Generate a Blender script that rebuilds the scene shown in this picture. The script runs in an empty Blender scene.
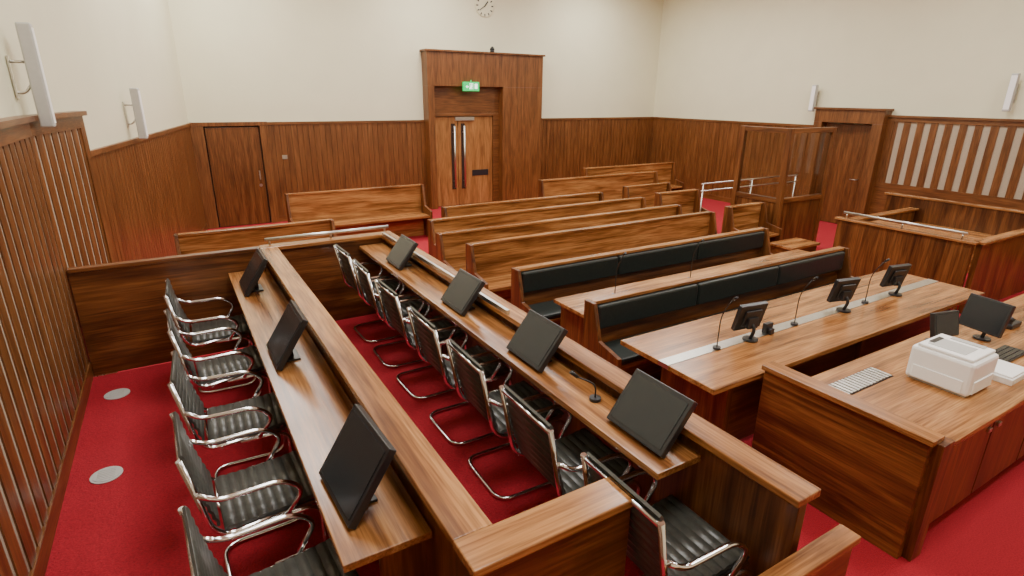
import bpy, bmesh, math, random
from mathutils import Vector, Matrix
random.seed(4)
COL=bpy.context.scene.collection

# ------------------------------------------------------------------ materials
def newmat(name):
    m=bpy.data.materials.new(name);m.use_nodes=True
    nt=m.node_tree;b=nt.nodes['Principled BSDF']
    return m,nt,b
def plain(name,col,rough=.5,metal=0,noise=0,nscale=30,bump=0,emit=None,es=1,alpha=None,trans=0):
    m,nt,b=newmat(name)
    b.inputs['Base Color'].default_value=(*col,1)
    b.inputs['Roughness'].default_value=rough
    b.inputs['Metallic'].default_value=metal
    if trans: b.inputs['Transmission Weight'].default_value=trans
    if emit: 
        b.inputs['Emission Color'].default_value=(*emit,1);b.inputs['Emission Strength'].default_value=es
    if noise or bump:
        tc=nt.nodes.new('ShaderNodeTexCoord');n=nt.nodes.new('ShaderNodeTexNoise')
        n.inputs['Scale'].default_value=nscale;n.inputs['Detail'].default_value=4
        nt.links.new(tc.outputs['Object'],n.inputs['Vector'])
        if noise:
            r=nt.nodes.new('ShaderNodeValToRGB')
            r.color_ramp.elements[0].position=.3;r.color_ramp.elements[1].position=.7
            r.color_ramp.elements[0].color=(*[c*(1-noise) for c in col],1)
            r.color_ramp.elements[1].color=(*[min(1,c*(1+noise)) for c in col],1)
            nt.links.new(n.outputs['Fac'],r.inputs['Fac']);nt.links.new(r.outputs['Color'],b.inputs['Base Color'])
        if bump:
            bp=nt.nodes.new('ShaderNodeBump');bp.inputs['Strength'].default_value=bump;bp.inputs['Distance'].default_value=.01
            nt.links.new(n.outputs['Fac'],bp.inputs['Height']);nt.links.new(bp.outputs['Normal'],b.inputs['Normal'])
    return m
def wood(name,axis,dark,mid,light,rough=.32,sc=1.0):
    m,nt,b=newmat(name);N=nt.nodes;L=nt.links
    tc=N.new('ShaderNodeTexCoord');oi=N.new('ShaderNodeObjectInfo')
    add=N.new('ShaderNodeVectorMath');add.operation='MULTIPLY_ADD'
    comb=N.new('ShaderNodeCombineXYZ')
    for i in range(3): L.new(oi.outputs['Random'],comb.inputs[i])
    L.new(comb.outputs[0],add.inputs[0]);add.inputs[1].default_value=(7,11,5);L.new(tc.outputs['Object'],add.inputs[2])
    mp=N.new('ShaderNodeMapping');s=[7*sc,7*sc,7*sc];s[axis]=.6*sc;mp.inputs['Scale'].default_value=s
    L.new(add.outputs[0],mp.inputs['Vector'])
    n=N.new('ShaderNodeTexNoise');n.inputs['Scale'].default_value=1.3;n.inputs['Detail'].default_value=5;n.inputs['Distortion'].default_value=1.1
    L.new(mp.outputs[0],n.inputs['Vector'])
    r=N.new('ShaderNodeValToRGB');e=r.color_ramp.elements
    e[0].position=.33;e[0].color=(*dark,1);e[1].position=.68;e[1].color=(*light,1)
    k=e.new(.5);k.color=(*mid,1)
    L.new(n.outputs['Fac'],r.inputs['Fac'])
    mp2=N.new('ShaderNodeMapping');s=[60*sc]*3;s[axis]=2.2*sc;mp2.inputs['Scale'].default_value=s
    L.new(add.outputs[0],mp2.inputs['Vector'])
    n2=N.new('ShaderNodeTexNoise');n2.inputs['Scale'].default_value=1.5;n2.inputs['Detail'].default_value=3
    L.new(mp2.outputs[0],n2.inputs['Vector'])
    r2=N.new('ShaderNodeValToRGB');r2.color_ramp.elements[0].position=.35;r2.color_ramp.elements[0].color=(.58,.53,.48,1);r2.color_ramp.elements[1].position=.62;r2.color_ramp.elements[1].color=(1,1,1,1)
    L.new(n2.outputs['Fac'],r2.inputs['Fac'])
    mx=N.new('ShaderNodeMix');mx.data_type='RGBA';mx.blend_type='MULTIPLY';mx.inputs['Factor'].default_value=1
    L.new(r.outputs['Color'],mx.inputs['A']);L.new(r2.outputs['Color'],mx.inputs['B'])
    L.new(mx.outputs['Result'],b.inputs['Base Color'])
    b.inputs['Roughness'].default_value=rough
    bp=N.new('ShaderNodeBump');bp.inputs['Strength'].default_value=.08;bp.inputs['Distance'].default_value=.004
    L.new(n2.outputs['Fac'],bp.inputs['Height']);L.new(bp.outputs['Normal'],b.inputs['Normal'])
    return m
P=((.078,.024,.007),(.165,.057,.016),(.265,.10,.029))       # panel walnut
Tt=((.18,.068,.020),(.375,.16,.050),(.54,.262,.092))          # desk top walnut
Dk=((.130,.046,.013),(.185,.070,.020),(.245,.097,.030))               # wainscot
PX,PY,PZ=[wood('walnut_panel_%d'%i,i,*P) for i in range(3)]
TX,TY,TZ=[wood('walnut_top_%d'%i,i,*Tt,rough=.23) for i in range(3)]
WX,WY,WZ=[wood('walnut_wall_%d'%i,i,*Dk,rough=.34,sc=1.4) for i in range(3)]
DOORW=wood('walnut_door',2,(.24,.10,.030),(.36,.16,.05),(.46,.22,.075),rough=.3,sc=1.4)
DOORB=wood('walnut_side_door',2,(.105,.037,.010),(.16,.058,.017),(.215,.083,.026),rough=.3,sc=1.2)
RED=plain('red_carpet',(.35,.004,.016),.95,noise=.25,nscale=110,bump=.6)
CREAM=plain('cream_paint',(.73,.71,.51),.75,noise=.02,nscale=2)
STRIPE=plain('stripe_fabric',(.40,.33,.24),.9,noise=.06,nscale=60)
CEIL=plain('ceiling_paint',(.85,.83,.76),.8,noise=.01)
CHROME=plain('chrome',(.82,.83,.86),.12,1)
STEEL=plain('brushed_steel',(.62,.61,.57),.32,1,noise=.08,nscale=40)
BLK=plain('black_plastic',(.018,.018,.02),.35,noise=.1)
SCR=plain('dark_screen',(.02,.023,.026),.22,noise=.05)
LEA=plain('black_leather',(.060,.060,.052),.34,noise=.2,nscale=50,bump=.15)
PAD=plain('dark_green_leather',(.014,.020,.018),.42,noise=.2,nscale=30,bump=.1)
GREY=plain('grey_speaker',(.50,.50,.48),.5,noise=.03)
WHITE=plain('white_plastic',(.95,.95,.93),.4,noise=.01)
DGR=plain('dark_gap',(.03,.012,.006),.9,noise=.1)
GREEN=plain('exit_green',(.0,.35,.08),.4,emit=(.0,.55,.12),es=1.2)
WEM=plain('exit_white',(.9,.95,.9),.4,emit=(.9,1,.9),es=1.5)
m,nt,b=newmat('clear_glass')
b.inputs['Base Color'].default_value=(.9,.95,.93,1);b.inputs['Roughness'].default_value=.02
b.inputs['Transmission Weight'].default_value=1;b.inputs['IOR'].default_value=1.4
GLASS=m

# ------------------------------------------------------------------ mesh builder
def fillet(pts,r,n=5):
    pts=[Vector(p) for p in pts];out=[pts[0]]
    for i in range(1,len(pts)-1):
        a,p,c=pts[i-1],pts[i],pts[i+1]
        d1=(a-p);d2=(c-p);q=min(r,d1.length*.48,d2.length*.48)
        s=p+d1.normalized()*q;e=p+d2.normalized()*q
        for k in range(n+1):
            t=k/n;out.append(s*(1-t)**2+p*2*t*(1-t)+e*t*t)
    out.append(pts[-1]);return out
class MB:
    def __init__(s): s.v=[];s.f=[];s.mi=[];s.sm=[]
    def box(s,x0,x1,y0,y1,z0,z1,m=0,M=None):
        o=len(s.v)
        c=[(x0,y0,z0),(x1,y0,z0),(x1,y1,z0),(x0,y1,z0),(x0,y0,z1),(x1,y0,z1),(x1,y1,z1),(x0,y1,z1)]
        for p in c:
            p=Vector(p); s.v.append(M@p if M else p)
        for q in ((0,3,2,1),(4,5,6,7),(0,1,5,4),(1,2,6,5),(2,3,7,6),(3,0,4,7)):
            s.f.append([o+i for i in q]);s.mi.append(m);s.sm.append(False)
        return s
    def poly(s,pts,z0,z1,m=0):
        o=len(s.v);n=len(pts)
        for z in (z0,z1):
            for p in pts: s.v.append(Vector((p[0],p[1],z)))
        s.f.append([o+i for i in reversed(range(n))]);s.f.append([o+n+i for i in range(n)])
        for i in range(n): s.f.append([o+i,o+(i+1)%n,o+n+(i+1)%n,o+n+i])
        s.mi+= [m]*(n+2);s.sm+=[False]*(n+2);return s
    def prism_x(s,prof,x0,x1,m=0):   # yz profile extruded along x
        o=len(s.v);n=len(prof)
        for x in (x0,x1):
            for p in prof: s.v.append(Vector((x,p[0],p[1])))
        s.f.append([o+i for i in reversed(range(n))]);s.f.append([o+n+i for i in range(n)])
        for i in range(n): s.f.append([o+i,o+(i+1)%n,o+n+(i+1)%n,o+n+i])
        s.mi+= [m]*(n+2);s.sm+=[False]*(n+2);return s
    def tube(s,pts,r,m=0,n=8,cap=True,r2=None):
        pts=[Vector(p) for p in pts];o=len(s.v)
        T=(pts[1]-pts[0]).normalized()
        up=Vector((0,0,1)) if abs(T.z)<.9 else Vector((0,1,0))
        A=T.cross(up).normalized()
        for i,p in enumerate(pts):
            if i==0: t=(pts[1]-pts[0])
            elif i==len(pts)-1: t=pts[-1]-pts[-2]
            else: t=pts[i+1]-pts[i-1]
            t.normalize();A=(A-t*A.dot(t)).normalized();B=t.cross(A)
            rr=r if r2 is None else r+(r2-r)*i/(len(pts)-1)
            for k in range(n):
                a=2*math.pi*k/n;s.v.append(p+A*math.cos(a)*rr+B*math.sin(a)*rr)
        for i in range(len(pts)-1):
            for k in range(n):
                s.f.append([o+i*n+k,o+i*n+(k+1)%n,o+(i+1)*n+(k+1)%n,o+(i+1)*n+k]);s.mi.append(m);s.sm.append(True)
        if cap:
            s.f.append([o+k for k in reversed(range(n))]);s.f.append([o+(len(pts)-1)*n+k for k in range(n)])
            s.mi+=[m,m];s.sm+=[False,False]
        return s
    def cyl(s,c,r,h,axis=2,m=0,n=24,r2=None):
        c=Vector(c);d=Vector((0,0,0));d[axis]=h
        return s.tube([c,c+d],r,m,n,True,r2)
    def sheet(s,prof,y0,y1,th,m=0):
        o=len(s.v);n=len(prof)
        P=[Vector((p[0],0,p[1])) for p in prof];off=[]
        for i in range(n):
            t=(P[min(i+1,n-1)]-P[max(i-1,0)]).normalized()
            off.append(P[i]+Vector((t.z,0,-t.x))*th)
        for y in (y0,y1):
            for p in P: s.v.append(Vector((p.x,y,p.z)))
            for p in off: s.v.append(Vector((p.x,y,p.z)))
        q=2*n
        for i in range(n-1):
            s.f.append([o+i,o+i+1,o+q+i+1,o+q+i]);s.f.append([o+n+i,o+q+n+i,o+q+n+i+1,o+n+i+1])
            s.f.append([o+i,o+n+i,o+n+i+1,o+i+1]);s.f.append([o+q+i,o+q+i+1,o+q+n+i+1,o+q+n+i])
            s.mi+=[m]*4;s.sm+=[True,True,False,False]
        s.f.append([o,o+q,o+q+n,o+n]);s.f.append([o+n-1,o+2*n-1,o+q+2*n-1,o+q+n-1]);s.mi+=[m]*2;s.sm+=[False]*2
        return s
    def build(s,name,mats,parent=None,bevel=0,origin=None,label=None):
        if not isinstance(mats,(list,tuple)): mats=[mats]
        if origin is None:
            xs=[v.x for v in s.v];ys=[v.y for v in s.v];zs=[v.z for v in s.v]
            origin=Vector(((min(xs)+max(xs))/2,(min(ys)+max(ys))/2,min(zs)))
        origin=Vector(origin)
        me=bpy.data.meshes.new(name)
        me.from_pydata([v-origin for v in s.v],[],s.f)
        for mt in mats: me.materials.append(mt)
        for p,mi,sm in zip(me.polygons,s.mi,s.sm): p.material_index=mi;p.use_smooth=sm
        bm=bmesh.new();bm.from_mesh(me);bmesh.ops.recalc_face_normals(bm,faces=bm.faces);bm.to_mesh(me);bm.free()
        ob=bpy.data.objects.new(name,me);COL.objects.link(ob)
        base=Vector((0,0,0))
        if parent is not None:
            ob.parent=parent; q=parent
            while q is not None: base+=q.location;q=q.parent
        ob.location=origin-base
        if bevel:
            md=ob.modifiers.new('bevel','BEVEL');md.width=bevel;md.segments=2;md.limit_method='ANGLE';md.angle_limit=math.radians(50)
        if label: ob['label']=label
        return ob
def thing(name,loc,label,cat,group=None):
    e=bpy.data.objects.new(name,None);COL.objects.link(e);e.location=loc;e.empty_display_size=.1
    e['label']=label;e['category']=cat
    if group: e['group']=group
    return e
def tag(o,label,cat,group=None):
    o['label']=label;o['category']=cat
    if group:o['group']=group
    return o
def struct(o): o['kind']='structure';return o
def clone(t,loc,rz=None,label=None):
    n=t.copy();COL.objects.link(n);n.location=loc
    if rz is not None: n.rotation_euler[2]=rz
    if label: n['label']=label
    for c in list(t.children):
        k=c.copy();COL.objects.link(k);k.parent=n
        for g in list(c.children):
            h=g.copy();COL.objects.link(h);h.parent=k
    return n

# ------------------------------------------------------------------ room shell
JF=.25; FF=.35; RZ=1.22
YB=12.7; XR=12.4; ZC=5.4
LW=[(-1.0,-2.6),(-.93,5.65),(-.71,6.9),(.42,YB)]        # left wall line
struct(MB().poly([(-1.6,-2.8),(XR+.3,-2.8),(XR+.3,YB+.3),(-1.6,YB+.3)],-.1,0).build('floor',RED))
struct(MB().poly([(-1.6,-2.8),(XR+.3,-2.8),(XR+.3,YB+.3),(-1.6,YB+.3)],ZC,ZC+.1).build('ceiling',CEIL))
struct(MB().poly([(-.995,-2.55),(.66,-2.55),(.66,5.6),(-.925,5.6)],0,JF).build('floor',RED))
struct(MB().poly([(.70,.96),(1.80,.96),(1.80,5.62),(.70,5.62)],0,FF).build('floor',RED))
def wallseg(name,pts,th,z0,z1,mat):
    m=MB()
    for (a,b) in zip(pts[:-1],pts[1:]):
        a=Vector((*a,0));b=Vector((*b,0));d=(b-a).normalized();n=Vector((-d.y,d.x,0))*th
        m.poly([tuple(a.xy),tuple(b.xy),tuple((b+n).xy),tuple((a+n).xy)],z0,z1)
    return struct(m.build(name,mat))
wallseg('wall_left',LW,.2,0,ZC,CREAM)
wallseg('wall_back',[(.42,YB),(XR,YB)],.2,0,ZC,CREAM)
wallseg('wall_right',[(XR,YB),(XR,-2.6)],.2,0,ZC,CREAM)
wallseg('wall_front',[(XR,-2.6),(-1.0,-2.6)],.2,0,ZC,CREAM)

def boards(m,a,b,z0,z1,w=.115,th=.03,gap=.007,mat=0,dark=1,off=.0,base=.016):
    a=Vector((*a,0));b=Vector((*b,0));d=(b-a);L=d.length;d.normalize();n=Vector((d.y,-d.x,0))
    def q(s0,s1,t0,t1,z0,z1,mi):
        P=[a+d*s0+n*t1,a+d*s1+n*t1,a+d*s1+n*t0,a+d*s0+n*t0]
        m.poly([(p.x,p.y) for p in P],z0,z1,mi)
    q(0,L,.001,base,z0,z1,dark)
    k=max(1,round(L/w));w=L/k
    for i in range(k): q(i*w+gap/2,(i+1)*w-gap/2,base,th,z0,z1,mat)
    return q
def caprail(m,a,b,z0,z1,t0,t1,mat=0):
    a=Vector((*a,0));b=Vector((*b,0));d=(b-a).normalized();n=Vector((d.y,-d.x,0))
    P=[a+n*t1,b+n*t1,b+n*t0,a+n*t0];m.poly([(p.x,p.y) for p in P],z0,z1,mat)
WT=2.03
m=MB()
boards(m,(1.80,YB),(5.22,YB),.12,WT-.04);boards(m,(8.27,YB),(XR,YB),.12,WT-.04)
struct(m.build('trim_1',[WZ,DGR]))
m=MB()
for a,b in ((1.80,5.22),(8.27,XR)):
    caprail(m,(a,YB),(b,YB),WT-.04,WT+.01,.001,.05);caprail(m,(a,YB),(b,YB),0,.12,.001,.04)
struct(m.build('trim_2',WX))
a,b=LW[2],LW[3]
m=MB();boards(m,a,b,.12,WT-.04);struct(m.build('trim_3',[WZ,DGR]))
m=MB();caprail(m,a,b,WT-.04,WT+.01,.001,.05);caprail(m,a,b,0,.12,.001,.04);struct(m.build('trim_4',WY))
m=MB();boards(m,(XR,YB-.05),(XR,7.58),.12,WT-.04);struct(m.build('trim_5',[WZ,DGR]))
m=MB();caprail(m,(XR,YB-.05),(XR,7.58),WT-.04,WT+.01,.001,.05);caprail(m,(XR,YB-.05),(XR,7.58),0,.12,.001,.04);struct(m.build('trim_6',WY))
def striped(name,a,b,zb,z0,z1,pitch,bw,ztop,e0=.12,e1=.12,pr=.015):
    m=MB()
    a3=Vector((*a,0));b3=Vector((*b,0));d=(b3-a3);L=d.length;d.normalize();n=Vector((d.y,-d.x,0))
    def q(s0,s1,t0,t1,z0,z1,mi):
        P=[a3+d*s0+n*t1,a3+d*s1+n*t1,a3+d*s1+n*t0,a3+d*s0+n*t0]
        m.poly([(p.x,p.y) for p in P],z0,z1,mi)
    q(0,L,.001,.05,zb,ztop-.04,1)
    q(0,L,.05,.05+pr+.01,z1,ztop-.04,2);q(0,L,.05,.05+pr+.01,zb,z0,2);q(0,L,.001,.11,ztop-.04,ztop,2)
    if e0: q(0,e0,.05,.05+pr+.01,z0,z1,0)
    if e1: q(L-e1,L,.05,.05+pr+.01,z0,z1,0)
    k=round((L-e0-e1)/pitch)
    for i in range(k+1):
        s=e0+(L-e0-e1)*i/k
        q(max(e0,s-bw/2),min(L-e1,s+bw/2),.05,.05+pr,z0,z1,0)
    return struct(m.build(name,[WZ,STRIPE,WY]))
striped('trim_7',LW[1],LW[2],0,.12,2.27,.17,.115,2.42,0,.12,.008)
striped('trim_8',LW[0],LW[1],0,.38,2.27,.17,.115,2.42,.12,0,.008)
striped('trim_9',(XR,6.15),(XR,-2.5),0,1.0,2.18,.235,.12,2.30)

def doorleaf(name,x0,x1,y,z1,handle=True):
    return struct(MB().box(x0,x1,y-.05,y,0.01,z1).build(name,DOORB,bevel=.003))
struct(MB().box(.60,1.70,YB-.012,YB,0,1.98).build('trim_15',DGR))
d1=doorleaf('door_1',.675,1.625,YB-.015,1.95)
MB().box(1.53,1.55,YB-.12,YB-.10,.92,1.10).box(1.53,1.555,YB-.11,YB-.065,1.0,1.02).cyl((1.54,YB-.073,.80),.03,.008,1).build('handle',STEEL,parent=d1)
m=MB().box(.43,.65,YB-.09,YB,0,1.975).box(1.65,1.80,YB-.09,YB,0,1.975).box(.43,1.80,YB-.095,YB,1.975,WT+.02)
struct(m.build('trim_10',WZ,bevel=.004))
# main portal
m=MB()
m.box(5.20,5.36,YB-.30,YB,0,2.78).box(7.14,8.27,YB-.30,YB,0,2.78).box(5.20,8.27,YB-.30,YB,2.78,3.50)
m.box(5.16,8.31,YB-.34,YB,3.50,3.54)
struct(m.build('trim_11',WZ,bevel=.004))
m=MB().box(5.36,7.14,YB-.10,YB,2.16,2.78).box(5.36,7.14,YB-.12,YB-.1,2.12,2.18).box(6.98,7.14,YB-.1,YB,0,2.12)
struct(m.build('trim_12',WX,bevel=.003))
d2=struct(MB().box(5.37,6.02,YB-.07,YB-.01,.01,2.11).build('door_2',DOORW,bevel=.003))
d3=struct(MB().box(6.035,6.97,YB-.07,YB-.01,.01,2.11).build('door_3',DOORW,bevel=.003))
for d,x in ((d2,5.90),(d3,6.16)):
    MB().tube([(x,YB-.16,.45),(x,YB-.16,1.9)],.022).cyl((x,YB-.16,.6),.012,.09,1).cyl((x,YB-.16,1.75),.012,.09,1).build('handle',STEEL,parent=d)
MB().box(5.85,5.95,YB-.078,YB-.07,.4,1.95).build('push_plate',DGR,parent=d2)
MB().box(6.11,6.21,YB-.078,YB-.07,.4,1.95).build('push_plate',DGR,parent=d3)
MB().box(6.40,6.85,YB-.08,YB-.07,.70,.84).build('letter_plate',BLK,parent=d3)
MB().box(5.95,6.45,YB-.12,YB-.07,2.02,2.10).build('door_closer',STEEL,parent=d3)
# right door
m=MB().box(XR-.25,XR,6.15,6.35,0,2.12).box(XR-.25,XR,7.40,7.58,0,2.12).box(XR-.25,XR,6.15,7.58,2.12,2.38)
struct(m.build('trim_13',WZ,bevel=.004))
struct(MB().box(XR-.29,XR,6.12,7.61,2.38,2.42).build('trim_14',WY,bevel=.004))
d4=struct(MB().box(XR-.08,XR-.01,6.36,7.39,.01,2.10).build('door_4',DOORB,bevel=.003))
MB().box(XR-.14,XR-.08,6.50,6.52,.98,1.0).tube([(XR-.14,6.51,.99),(XR-.14,6.64,.99)],.01).build('handle',STEEL,parent=d4)

# exit sign
SX=-.20;SZ=.12
s=thing('exit_sign',(6.45+SX,YB-.16,2.56+SZ),'illuminated green emergency exit sign above the double doors','exit sign')
MB().box(6.25+SX,6.65+SX,YB-.39,YB-.32,2.56+SZ,2.76+SZ).box(6.44+SX,6.46+SX,YB-.37,YB-.35,2.76+SZ,2.80+SZ).build('sign_box',GREEN,parent=s,bevel=.003)
yy=YB-.3935
m=MB()
def flat(m,pts):
    o=len(m.v)
    for p in pts: m.v.append(Vector((p[0]+SX,yy,p[1]+SZ)))
    for p in pts: m.v.append(Vector((p[0]+SX,yy+.004,p[1]+SZ)))
    n=len(pts);m.f.append(list(range(o,o+n)));m.mi.append(0);m.sm.append(False)
    for i in range(n): m.f.append([o+i,o+(i+1)%n,o+n+(i+1)%n,o+n+i]);m.mi.append(0);m.sm.append(False)
flat(m,[(6.40,2.60),(6.41,2.60),(6.41,2.72),(6.40,2.72)]);flat(m,[(6.40,2.72),(6.49,2.72),(6.49,2.73),(6.40,2.73)]);flat(m,[(6.48,2.60),(6.49,2.60),(6.49,2.72),(6.48,2.72)])
flat(m,[(6.435,2.70),(6.455,2.70),(6.455,2.717),(6.435,2.717)])
flat(m,[(6.425,2.65),(6.45,2.65),(6.455,2.695),(6.425,2.695)])
flat(m,[(6.40,2.605),(6.415,2.60),(6.445,2.65),(6.425,2.655)]);flat(m,[(6.45,2.60),(6.465,2.60),(6.45,2.655),(6.435,2.65)])
flat(m,[(6.455,2.685),(6.475,2.66),(6.48,2.665),(6.455,2.695)])
flat(m,[(6.30,2.655),(6.34,2.69),(6.34,2.665),(6.375,2.665),(6.375,2.645),(6.34,2.645),(6.34,2.62)])
flat(m,[(6.53,2.61),(6.60,2.61),(6.60,2.72),(6.53,2.72)])
m.build('pictogram',WEM,parent=s)
# clock
CX=6.80
c=thing('wall_clock',(CX,YB-.03,4.32),'round cream wall clock with dark hands and hour marks','clock')
MB().cyl((CX,YB-.03,4.54),.23,.03,1,n=48).build('clock_face',CREAM,parent=c)
m=MB()
for i in range(12):
    a=i*math.pi/6;M=Matrix.Translation((CX,YB-.035,4.54))@Matrix.Rotation(a,4,'Y')
    m.box(-.012,.012,0,.006,.17,.22,0,M)
m.build('hour_marks',BLK,parent=c)
m=MB()
for a,l,w in ((.7,.12,.012),(-2.2,.17,.008)):
    M=Matrix.Translation((CX,YB-.042,4.54))@Matrix.Rotation(a,4,'Y');m.box(-w,w,0,.006,-.03,l,0,M)
m.build('hands',BLK,parent=c)
tag(MB().cyl((6.90,YB-.2,3.54),.05,.06).tube([(6.90,YB-.2,3.60),(6.90,YB-.2,3.64),(6.90,YB-.2,3.67)],.06,0,12,True,.02).build('security_camera',BLK),'small black camera dome on top of the door surround','camera')

# speakers
def speaker(loc,ang,h,label):
    t=thing('wall_speaker',(0,0,0),label,'speaker','wall speakers')
    MB().box(.10,.19,-.05,.05,-h/2,h/2).build('cabinet',GREY,parent=t,bevel=.012)
    MB().box(.19,.194,-.042,.042,-h/2+.03,h/2-.03).build('grille',WHITE,parent=t)
    MB().tube(fillet([(.0,0,-.12),(.06,0,-.12),(.11,0,-.05)],.03),.010).tube([(.0,0,.1),(.11,0,.1)],.010).box(-.0,.012,-.03,.03,-.16,.14).build('bracket',STEEL,parent=t)
    t.location=loc;t.rotation_euler[2]=ang
speaker((-.91,5.75,2.70),.0,.74,'slim grey column speaker on a chrome wall bracket')
speaker((-.375,8.62,2.34),-.19,.60,'slim grey column speaker on a chrome wall bracket')
speaker((XR,7.75,2.60),math.pi,.55,'slim grey column speaker beside the side door')
speaker((XR,4.28,2.72),math.pi,.60,'slim grey column speaker above the striped panelling')
tag(MB().box(2.02,2.12,YB-.045,YB-.031,1.30,1.38).build('light_switch',STEEL),'small metal wall switch plate beside the door','switch')

# ------------------------------------------------------------------ jury box
jb=thing('jury_box',(.6,3.4,JF),'walnut jury box with wide top rails and two long desks','jury box')
def partition(x0,x1,y0,y1,z0,z1,capw,panelmat,capm,label=None):
    body=MB();body.box(x0,x1,y0,y1,z0,z1-.035)
    p=body.build('partition',panelmat,parent=jb,bevel=.003,label=label)
    cx0,cx1,cy0,cy1=capw
    MB().box(cx0,cx1,cy0,cy1,z1-.035,z1).build('top_rail',capm,parent=p,bevel=.005)
    return p
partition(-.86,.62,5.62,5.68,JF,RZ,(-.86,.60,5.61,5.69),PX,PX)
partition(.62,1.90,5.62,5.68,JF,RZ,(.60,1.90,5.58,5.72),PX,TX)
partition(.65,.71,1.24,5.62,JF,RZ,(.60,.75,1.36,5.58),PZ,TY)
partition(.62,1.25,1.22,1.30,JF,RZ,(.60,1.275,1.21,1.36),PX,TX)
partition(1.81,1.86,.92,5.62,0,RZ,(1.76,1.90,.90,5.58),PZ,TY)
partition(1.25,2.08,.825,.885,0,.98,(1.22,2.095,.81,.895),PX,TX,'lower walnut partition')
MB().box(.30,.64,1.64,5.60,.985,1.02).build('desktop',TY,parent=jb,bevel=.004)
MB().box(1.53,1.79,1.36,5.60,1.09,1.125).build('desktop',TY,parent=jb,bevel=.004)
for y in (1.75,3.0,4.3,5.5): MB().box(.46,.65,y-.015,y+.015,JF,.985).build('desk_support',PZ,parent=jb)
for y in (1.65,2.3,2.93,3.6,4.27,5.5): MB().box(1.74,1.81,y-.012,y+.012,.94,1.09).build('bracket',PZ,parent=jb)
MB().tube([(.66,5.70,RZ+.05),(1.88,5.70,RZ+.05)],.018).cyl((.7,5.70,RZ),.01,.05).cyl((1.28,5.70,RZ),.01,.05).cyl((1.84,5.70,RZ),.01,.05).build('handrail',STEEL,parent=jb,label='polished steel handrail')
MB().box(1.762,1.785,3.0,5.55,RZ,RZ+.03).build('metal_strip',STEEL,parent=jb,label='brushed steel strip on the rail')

# chairs (facing +X)
def make_chair():
    t=thing('cantilever_chair',(0,0,0),'black ribbed leather chair with chrome cantilever frame','chair','jury chairs')
    m=MB();W=.235
    loop=[(.19,-W,.44),(.24,-W,.40),(.24,-W,.013),(-.20,-W,.013),(-.20,W,.013),(.24,W,.013),(.24,W,.40),(.19,W,.44)]
    m.tube(fillet([( -.02,-W,.44)]+loop+[(-.02,W,.44)],.10,6),.0125)
    m.build('base_frame',CHROME,parent=t)
    m=MB()
    for y in (-.22,.22):
        m.tube(fillet([(.22,y,.455),(-.18,y,.435),(-.235,y,.50),(-.305,y,.88)],.08,6),.013)
    m.tube([(.12,-W,.438),(.12,W,.438)],.010).tube([(-.12,-W,.432),(-.12,W,.432)],.010).tube([(-.30,-.22,.86),(-.30,.22,.86)],.011)
    m.build('side_rail',CHROME,parent=t)
    n=90;prof=[]
    for i in range(n+1):
        s=i/n;x=.235-s*.41;z=.462-.02*s+ .009*abs(math.sin(s*math.pi*9)) - .012*math.sin(s*math.pi)
        if s<.06: z-=(.06-s)*.35
        prof.append((x,z))
    MB().sheet(prof,-.208,.208,.022).build('seat',LEA,parent=t)
    prof=[]
    for i in range(n+1):
        s=i/n;x=-.212-.09*s-.010*math.sin(s*math.pi);z=.49+.40*s
        r=.008*abs(math.sin(s*math.pi*9));prof.append((x+r,z))
    MB().sheet(prof,-.208,.208,.012).build('backrest',LEA,parent=t)
    for y in (-W-.015,W+.015):
        m=MB().tube(fillet([(-.265,y*.95,.70),(-.19,y,.65),(.08,y,.65),(.17,y,.57),(.08,y*.97,.45)],.09,6),.0125)
        m.build('armrest',CHROME,parent=t)
    return t
ch=make_chair()
ch.location=(.12,5.02,JF);ch.rotation_euler[2]=-.03
for x,y,a in ((.12,4.25,.04),(.13,3.42,-.05),(.13,2.66,.03),(.15,1.90,.06)): clone(ch,(x,y,JF),a)
for x,y,a in ((1.535,5.12,.03),(1.535,4.52,-.02),(1.54,3.90,.02),(1.54,3.20,.0),(1.54,2.57,-.02),(1.54,1.93,-.02),(1.55,1.28,-.02)): clone(ch,(x,y,FF),a)

def make_mon(w,h,tilt):
    t=thing('flat_monitor',(0,0,0),'black flat monitor tilted back on the jury desk','monitor','jury monitors')
    M=Matrix.Translation((-.04,0,.02))@Matrix.Rotation(math.radians(tilt),4,'Y')
    MB().box(0,.035,-w/2,w/2,0,h,0,M).box(.03,.06,-w*.32,w*.32,.06,h*.8,0,M).build('housing',BLK,parent=t,bevel=.004)
    MB().box(-.003,.001,-w/2+.018,w/2-.018,.022,h-.022,0,M).build('screen',SCR,parent=t)
    MB().box(.0,.12,-.09,.09,0,.012).box(.06,.09,-.03,.03,.01,.09).build('stand',BLK,parent=t,bevel=.003)
    return t
mo=make_mon(.40,.34,33);mo.location=(.39,5.0,1.02)
clone(mo,(.39,3.50,1.02));clone(mo,(.39,1.99,1.02),.05)
mo2=make_mon(.36,.28,38);mo2.location=(1.64,1.60,1.125)
for y in (2.52,3.50,4.75): clone(mo2,(1.62,y,1.125))

def mic(loc,ang=0,h=.42,label='thin black gooseneck microphone standing on the desk'):
    t=thing('gooseneck_microphone',loc,label,'microphone','desk microphones')
    t.rotation_euler[2]=ang
    def B(mb,n): 
        o=mb.build(n,BLK,parent=None,origin=(0,0,0));o.parent=t;o.location=(0,0,0);return o
    B(MB().cyl((0,0,0),.03,.018),'base')
    B(MB().tube(fillet([(0,0,.01),(0,0,h*.65),(-.10,0,h)],.15,8),.0045,0,6),'gooseneck')
    B(MB().tube([(-.10,0,h),(-.135,0,h+.03)],.010,0,8),'microphone_head')
mic((1.68,1.96,1.125),-.4,.14)

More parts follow.
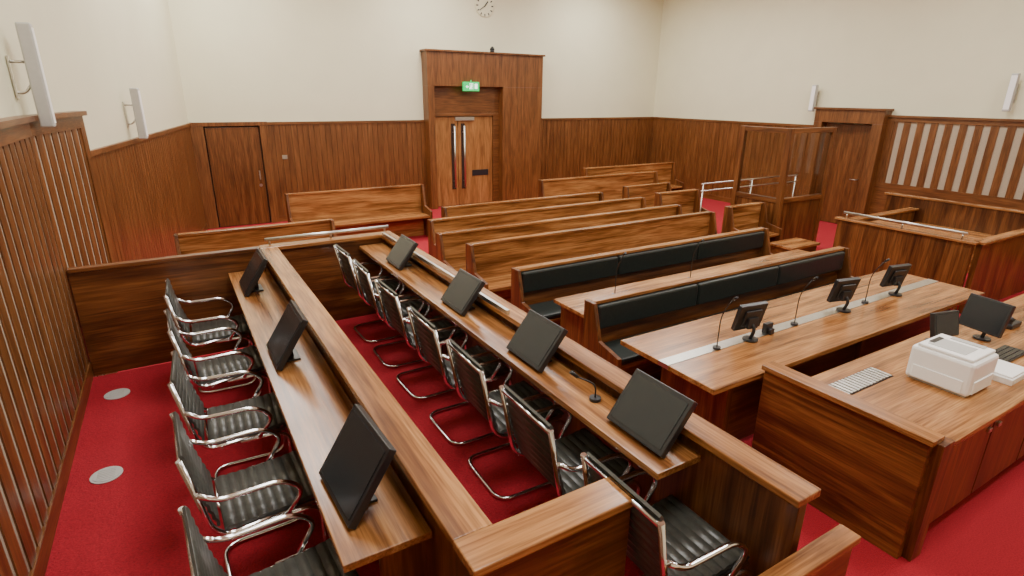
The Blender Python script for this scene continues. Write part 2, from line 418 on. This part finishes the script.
for x,y in ((-.67,5.15),(-.67,3.95)):
    o=MB().cyl((x,y,JF),.09,.006,n=32).cyl((x,y,JF+.006),.075,.003,n=32)
    for k in range(6): o.box(x-.05,x+.05,y-.052+k*.02,y-.046+k*.02,JF+.009,JF+.011)
    tag(o.build('floor_vent',GREY),'round grey floor vent set in the red carpet','vent','floor vents')

# ------------------------------------------------------------------ counsel table and padded benches
ct=thing('counsel_table',(4.9,2.6,0),'long walnut counsel table with a steel cable strip','table')
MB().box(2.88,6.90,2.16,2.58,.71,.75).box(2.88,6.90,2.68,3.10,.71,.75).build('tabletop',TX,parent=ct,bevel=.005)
MB().box(2.88,6.90,2.58,2.68,.715,.752).build('cable_strip',STEEL,parent=ct,label='brushed steel cable strip')
for x in (3.25,5.0,6.6): MB().box(x-.03,x+.03,2.30,2.95,0,.71).build('leg_panel',PZ,parent=ct,bevel=.003)
MB().box(3.28,6.57,2.34,2.38,.05,.71).build('front_panel',PX,parent=ct)

def pew(name,x0,x1,yb,label,top=.90,pads=0,desk=None,group='public benches',cat='bench',sd=.42):
    t=thing(name,((x0+x1)/2,yb-.2,0),label,cat,group)
    MB().box(x0+.04,x1-.04,yb,yb+.035,.08,top-.03).build('backrest',TX if not pads else PX,parent=t,bevel=.003)
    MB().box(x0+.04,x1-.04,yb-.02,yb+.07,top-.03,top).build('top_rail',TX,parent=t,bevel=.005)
    MB().box(x0+.04,x1-.04,yb-sd,yb,.40,.44).box(x0+.06,x1-.06,yb-.12,yb-.08,.0,.40).build('seat',TX,parent=t,bevel=.004)
    for x in (x0,x1-.04):
        MB().prism_x([(yb-sd-.02,0),(yb+.07,0),(yb+.07,top),(yb-.06,top),(yb-.15,.58),(yb-sd-.02,.52)],x,x+.04).build('end_panel',PZ,parent=t,bevel=.004)
    if pads:
        L=(x1-x0-.12)/pads
        for i in range(pads):
            a=x0+.06+i*L
            MB().box(a+.006,a+L-.006,yb-.06,yb-.001,.64,top-.035).build('back_cushion',PAD,parent=t,bevel=.02,label='dark padded back cushion')
            MB().box(a+.006,a+L-.006,yb-sd,yb-.04,.44,.50).build('seat_cushion',PAD,parent=t,bevel=.02,label='dark padded seat cushion')
    if desk:
        MB().box(x0+.02,x1-.02,yb+.07,yb+.07+desk,.71,.745).build('desktop',TX,parent=t,bevel=.004)
        for x in (x0+.1,(x0+x1)/2,x1-.14): MB().box(x,x+.035,yb+.07,yb+.05+desk,0,.71).build('desk_support',PZ,parent=t)
    return t
pew('padded_bench',2.95,6.85,3.60,'walnut bench with dark padded back and a desk behind it',pads=3,desk=.50,group='padded benches',sd=.40)
pew('padded_bench',2.88,6.92,4.75,'walnut bench with dark padded back cushions',pads=3,group='padded benches',sd=.40)
pew('wooden_pew',2.92,7.20,5.90,'long walnut pew behind the padded benches')
pew('wooden_pew',2.82,7.18,6.58,'long walnut pew in the public seating')
pew('wooden_pew',3.05,7.15,7.40,'long walnut pew in the public seating')
pew('wooden_pew',3.62,6.85,8.20,'walnut pew in the rear row of public seating')
pew('wooden_pew',-.10,1.85,8.0,'walnut pew behind the jury box',top=.92)
pew('wooden_pew',1.60,4.10,10.2,'walnut pew near the far wall',top=.97)
pew('wooden_pew',6.4,9.6,9.6,'walnut pew near the far wall',top=.97)
pew('wooden_pew',8.3,11.2,10.6,'walnut pew against the far corner',top=1.0)
pew('wooden_pew',7.75,8.65,6.05,'short walnut pew beside the glass dock')
pew('wooden_pew',7.70,8.75,7.6,'short walnut pew across the aisle')
pew('wooden_pew',7.70,8.9,8.5,'short walnut pew across the aisle')

def tmon(loc,ang,w=.27,h=.23,label='small black monitor on an adjustable arm'):
    t=thing('desk_monitor',(0,0,0),label,'monitor','desk monitors')
    M=Matrix.Translation((0,.02,.08))@Matrix.Rotation(math.radians(14),4,'X')
    MB().box(-w/2,w/2,-.02,.02,0,h,0,M).box(-w*.3,w*.3,-.035,-.02,h*.2,h*.8,0,M).build('housing',BLK,parent=t,bevel=.005)
    MB().box(-w/2+.015,w/2-.015,.0201,.022,.015,h-.015,0,M).build('screen',SCR,parent=t)
    MB().cyl((0,-.05,0),.06,.015).tube(fillet([(0,-.05,.01),(0,-.08,.10),(0,-.03,.16)],.03),.014).box(-.05,.05,-.06,-.03,.10,.19).build('stand',BLK,parent=t,bevel=.003)
    t.location=loc;t.rotation_euler[2]=ang
tmon((3.80,2.63,.752),-.15);tmon((5.12,2.63,.752),-.2);tmon((6.02,2.63,.752),-.2)
tag(MB().box(4.00,4.09,2.59,2.63,.752,.84).box(4.02,4.07,2.56,2.59,.752,.80).build('cable_socket',BLK,bevel=.004),'small black socket unit on the cable strip','socket')
for x,y,z,a in ((3.42,2.6,.752,1.4),(4.40,2.6,.752,1.4),(5.5,2.6,.752,1.4),(3.55,3.95,.745,1.4),(4.6,3.95,.745,1.4)): mic((x,y,z),a,.44)

# ------------------------------------------------------------------ clerk's bench
cb=thing('clerk_bench',(4.9,1.55,0),'walnut clerk bench with high front panel and cupboards','desk')
p=MB().box(3.35,3.43,1.09,2.13,0,.80).build('front_panel',PY,parent=cb,bevel=.004)
MB().box(3.33,3.46,1.07,2.145,.80,.835).build('top_rail',TY,parent=p,bevel=.004)
MB().box(3.40,3.52,1.04,1.14,0,.80).build('corner_post',PZ,parent=cb,bevel=.004)
MB().box(3.46,7.2,1.06,1.95,.715,.755).build('worktop',TX,parent=cb,bevel=.004)
MB().box(3.50,7.2,1.12,1.90,.06,.715).build('body',PZ,parent=cb)
MB().box(3.50,7.2,1.16,1.86,0,.06).build('plinth',WX,parent=cb)
for i in range(4):
    x=3.56+i*.72
    d=MB().box(x+.01,x+.71,1.10,1.12,.09,.70).build('cupboard_door',PZ,parent=cb,bevel=.003)
    MB().box(x+(.05 if i%2 else .63),x+(.09 if i%2 else .67),1.085,1.10,.60,.63).build('handle',STEEL,parent=d,bevel=.003)
m=MB().box(3.56,4.14,1.66,1.82,.755,.757,1)
for k in range(14): m.box(3.58+k*.040,3.605+k*.040,1.67,1.81,.757,.765)
tag(m.build('vent_grille',[STEEL,DGR]),'slotted metal vent grille set in the clerk worktop','vent')
pr=thing('printer',(4.38,1.44,.755),'white desktop laser printer on the clerk bench','printer')
MB().box(4.20,4.56,1.25,1.63,.765,1.0).build('body',WHITE,parent=pr,bevel=.022)
MB().box(4.215,4.545,1.275,1.60,1.0,1.022).build('top_cover',WHITE,parent=pr,bevel=.008)
MB().box(4.26,4.44,1.34,1.56,1.0215,1.025).build('output_tray',GREY,parent=pr,bevel=.001)
MB().box(4.30,4.44,1.54,1.57,1.0255,1.029).build('paper_slot',BLK,parent=pr)
MB().box(4.48,4.53,1.32,1.52,1.0215,1.028).build('control_panel',GREY,parent=pr,bevel=.002)
MB().box(4.193,4.203,1.29,1.59,.78,.87).box(4.24,4.52,1.243,1.253,.78,.87).build('paper_drawer',WHITE,parent=pr,bevel=.004)
MB().box(4.22,4.54,1.27,1.61,.755,.766).build('foot',GREY,parent=pr)
tag(MB().box(4.68,4.98,1.18,1.42,.755,.80).box(4.695,4.965,1.19,1.41,.80,.815).build('paper_stack',WHITE,bevel=.004),'stack of white paper beside the printer','paper')
k=thing('keyboard',(5.20,1.50,.755),'black computer keyboard on the clerk bench','keyboard')
MB().box(5.02,5.44,1.34,1.49,.755,.772).build('case',BLK,parent=k,bevel=.004)
m=MB()
for i in range(14):
    for j in range(4): m.box(5.03+i*.0285,5.053+i*.0285,1.348+j*.034,1.376+j*.034,.772,.779)
m.build('keys',SCR,parent=k)
tmon((5.42,1.66,.755),1.35,.32,.27,'black monitor on the clerk bench')
tmon((5.02,1.76,.755),2.9,.26,.20,'black monitor on the clerk bench')
t=thing('telephone',(6.0,1.70,.755),'black desk telephone on the clerk bench','telephone')
MB().box(5.90,6.10,1.60,1.81,.755,.80).build('base',BLK,parent=t,bevel=.012)
MB().tube(fillet([(5.93,1.61,.83),(5.93,1.65,.85),(5.93,1.77,.85),(5.93,1.81,.83)],.02),.02).box(5.915,5.945,1.62,1.64,.80,.84).box(5.915,5.945,1.78,1.80,.80,.84).build('handset',BLK,parent=t)

# ------------------------------------------------------------------ raised side box
rb=thing('witness_box',(9.4,3.7,0),'walnut enclosed box with bench seat and steel handrail','witness box')
def rp(x0,x1,y0,y1,z1,mat,cap):
    p=MB().box(x0,x1,y0,y1,0,z1-.03).build('partition',mat,parent=rb,bevel=.003)
    e=.035
    MB().box(x0-e,x1+e,y0-e,y1+e,z1-.03,z1).build('top_rail',cap,parent=p,bevel=.004)
rp(8.32,8.38,2.86,4.55,.95,PZ,TY)
rp(8.42,10.45,2.80,2.86,.95,PZ,TX)
rp(10.50,10.56,2.80,5.0,1.08,PZ,TY)
rp(8.42,10.45,4.49,4.55,.90,PZ,TX)
MB().box(8.38,10.5,2.86,4.49,0,.20).build('platform',RED,parent=rb)
MB().box(9.75,10.48,2.90,4.45,.62,.68).box(9.78,10.48,2.95,4.40,.20,.62).build('seat',TY,parent=rb,bevel=.004)
MB().tube([(8.35,2.95,1.03),(8.35,4.5,1.03)],.018).cyl((8.35,3.0,.95),.01,.08).cyl((8.35,3.7,.95),.01,.08).cyl((8.35,4.45,.95),.01,.08).build('handrail',STEEL,parent=rb,label='steel handrail')
MB().box(8.60,8.95,3.0,4.3,.86,.89).box(8.75,8.8,3.1,3.2,.2,.86).box(8.75,8.8,4.1,4.2,.2,.86).build('writing_shelf',TY,parent=rb,bevel=.004)

t=thing('low_bench',(8.3,5.1,0),'low walnut bench box beside the aisle','bench')
MB().box(7.95,8.60,4.95,5.30,0,.40).build('body',PX,parent=t,bevel=.004)
MB().box(7.92,8.63,4.92,5.33,.40,.44).build('seat',TX,parent=t,bevel=.004)

gd=thing('glass_dock',(9.35,6.3,0),'walnut framed glass dock enclosure','dock')
for x,y in ((8.8,5.85),(9.98,5.85),(8.8,6.75)): MB().box(x-.045,x+.045,y-.045,y+.045,0,2.13).build('post',PZ,parent=gd,bevel=.004)
for z in (.90,2.05):
    MB().box(8.845,9.935,5.81,5.89,z,z+.08).build('frame_rail',PX,parent=gd,bevel=.004)
    MB().box(8.76,8.84,5.895,6.705,z,z+.08).build('frame_rail',PY,parent=gd,bevel=.004)
MB().box(8.845,9.935,5.83,5.87,0,.90).build('lower_panel',PZ,parent=gd)
MB().box(8.78,8.82,5.895,6.705,0,.90).build('lower_panel',PZ,parent=gd)
MB().box(8.845,9.935,5.845,5.855,.98,2.05).build('glass_pane',GLASS,parent=gd)
MB().box(8.795,8.805,5.895,6.705,.98,2.05).build('glass_pane',GLASS,parent=gd)
h=thing('handrail',(9.5,6.9,0),'two bar steel handrail on slim posts','handrail')
for z in (1.0,1.13): MB().tube([(8.1,6.95,z),(10.9,6.95,z)],.013).build('rail',STEEL,parent=h)
for x in (8.15,9.5,10.85): MB().cyl((x,6.95,0),.012,1.13).build('post',STEEL,parent=h)

# ------------------------------------------------------------------ lights
def area(x,y,s,pw,col=(1,.975,.92)):
    l=bpy.data.lights.new('ceiling_light','AREA');l.shape='RECTANGLE';l.size=s;l.size_y=s;l.energy=pw;l.color=col
    o=bpy.data.objects.new('ceiling_light',l);COL.objects.link(o);o.location=(x,y,ZC-.05)
for x in (1.2,5.2,9.6):
    for y in (0.8,4.6,8.4,11.0): area(x,y,1.3,122)
w=bpy.data.worlds.new('world');bpy.context.scene.world=w;w.use_nodes=True
w.node_tree.nodes['Background'].inputs[0].default_value=(1,.96,.9,1);w.node_tree.nodes['Background'].inputs[1].default_value=.3

# ------------------------------------------------------------------ camera
f=562.9;pi_,ya,ro=map(math.radians,(18.91,30.98,.58))
F=Vector((math.sin(ya)*math.cos(pi_),math.cos(ya)*math.cos(pi_),-math.sin(pi_)))
Rt=Vector((math.cos(ya),-math.sin(ya),0));U=Rt.cross(F)
r=math.cos(ro)*Rt+math.sin(ro)*U;u=-math.sin(ro)*Rt+math.cos(ro)*U
cd=bpy.data.cameras.new('camera');cd.lens=f/1024*36;cd.sensor_width=36;cd.clip_start=.05
co=bpy.data.objects.new('camera',cd);COL.objects.link(co)
co.matrix_world=Matrix(((r.x,u.x,-F.x,0),(r.y,u.y,-F.y,0),(r.z,u.z,-F.z,2.6),(0,0,0,1)))
bpy.context.scene.camera=co
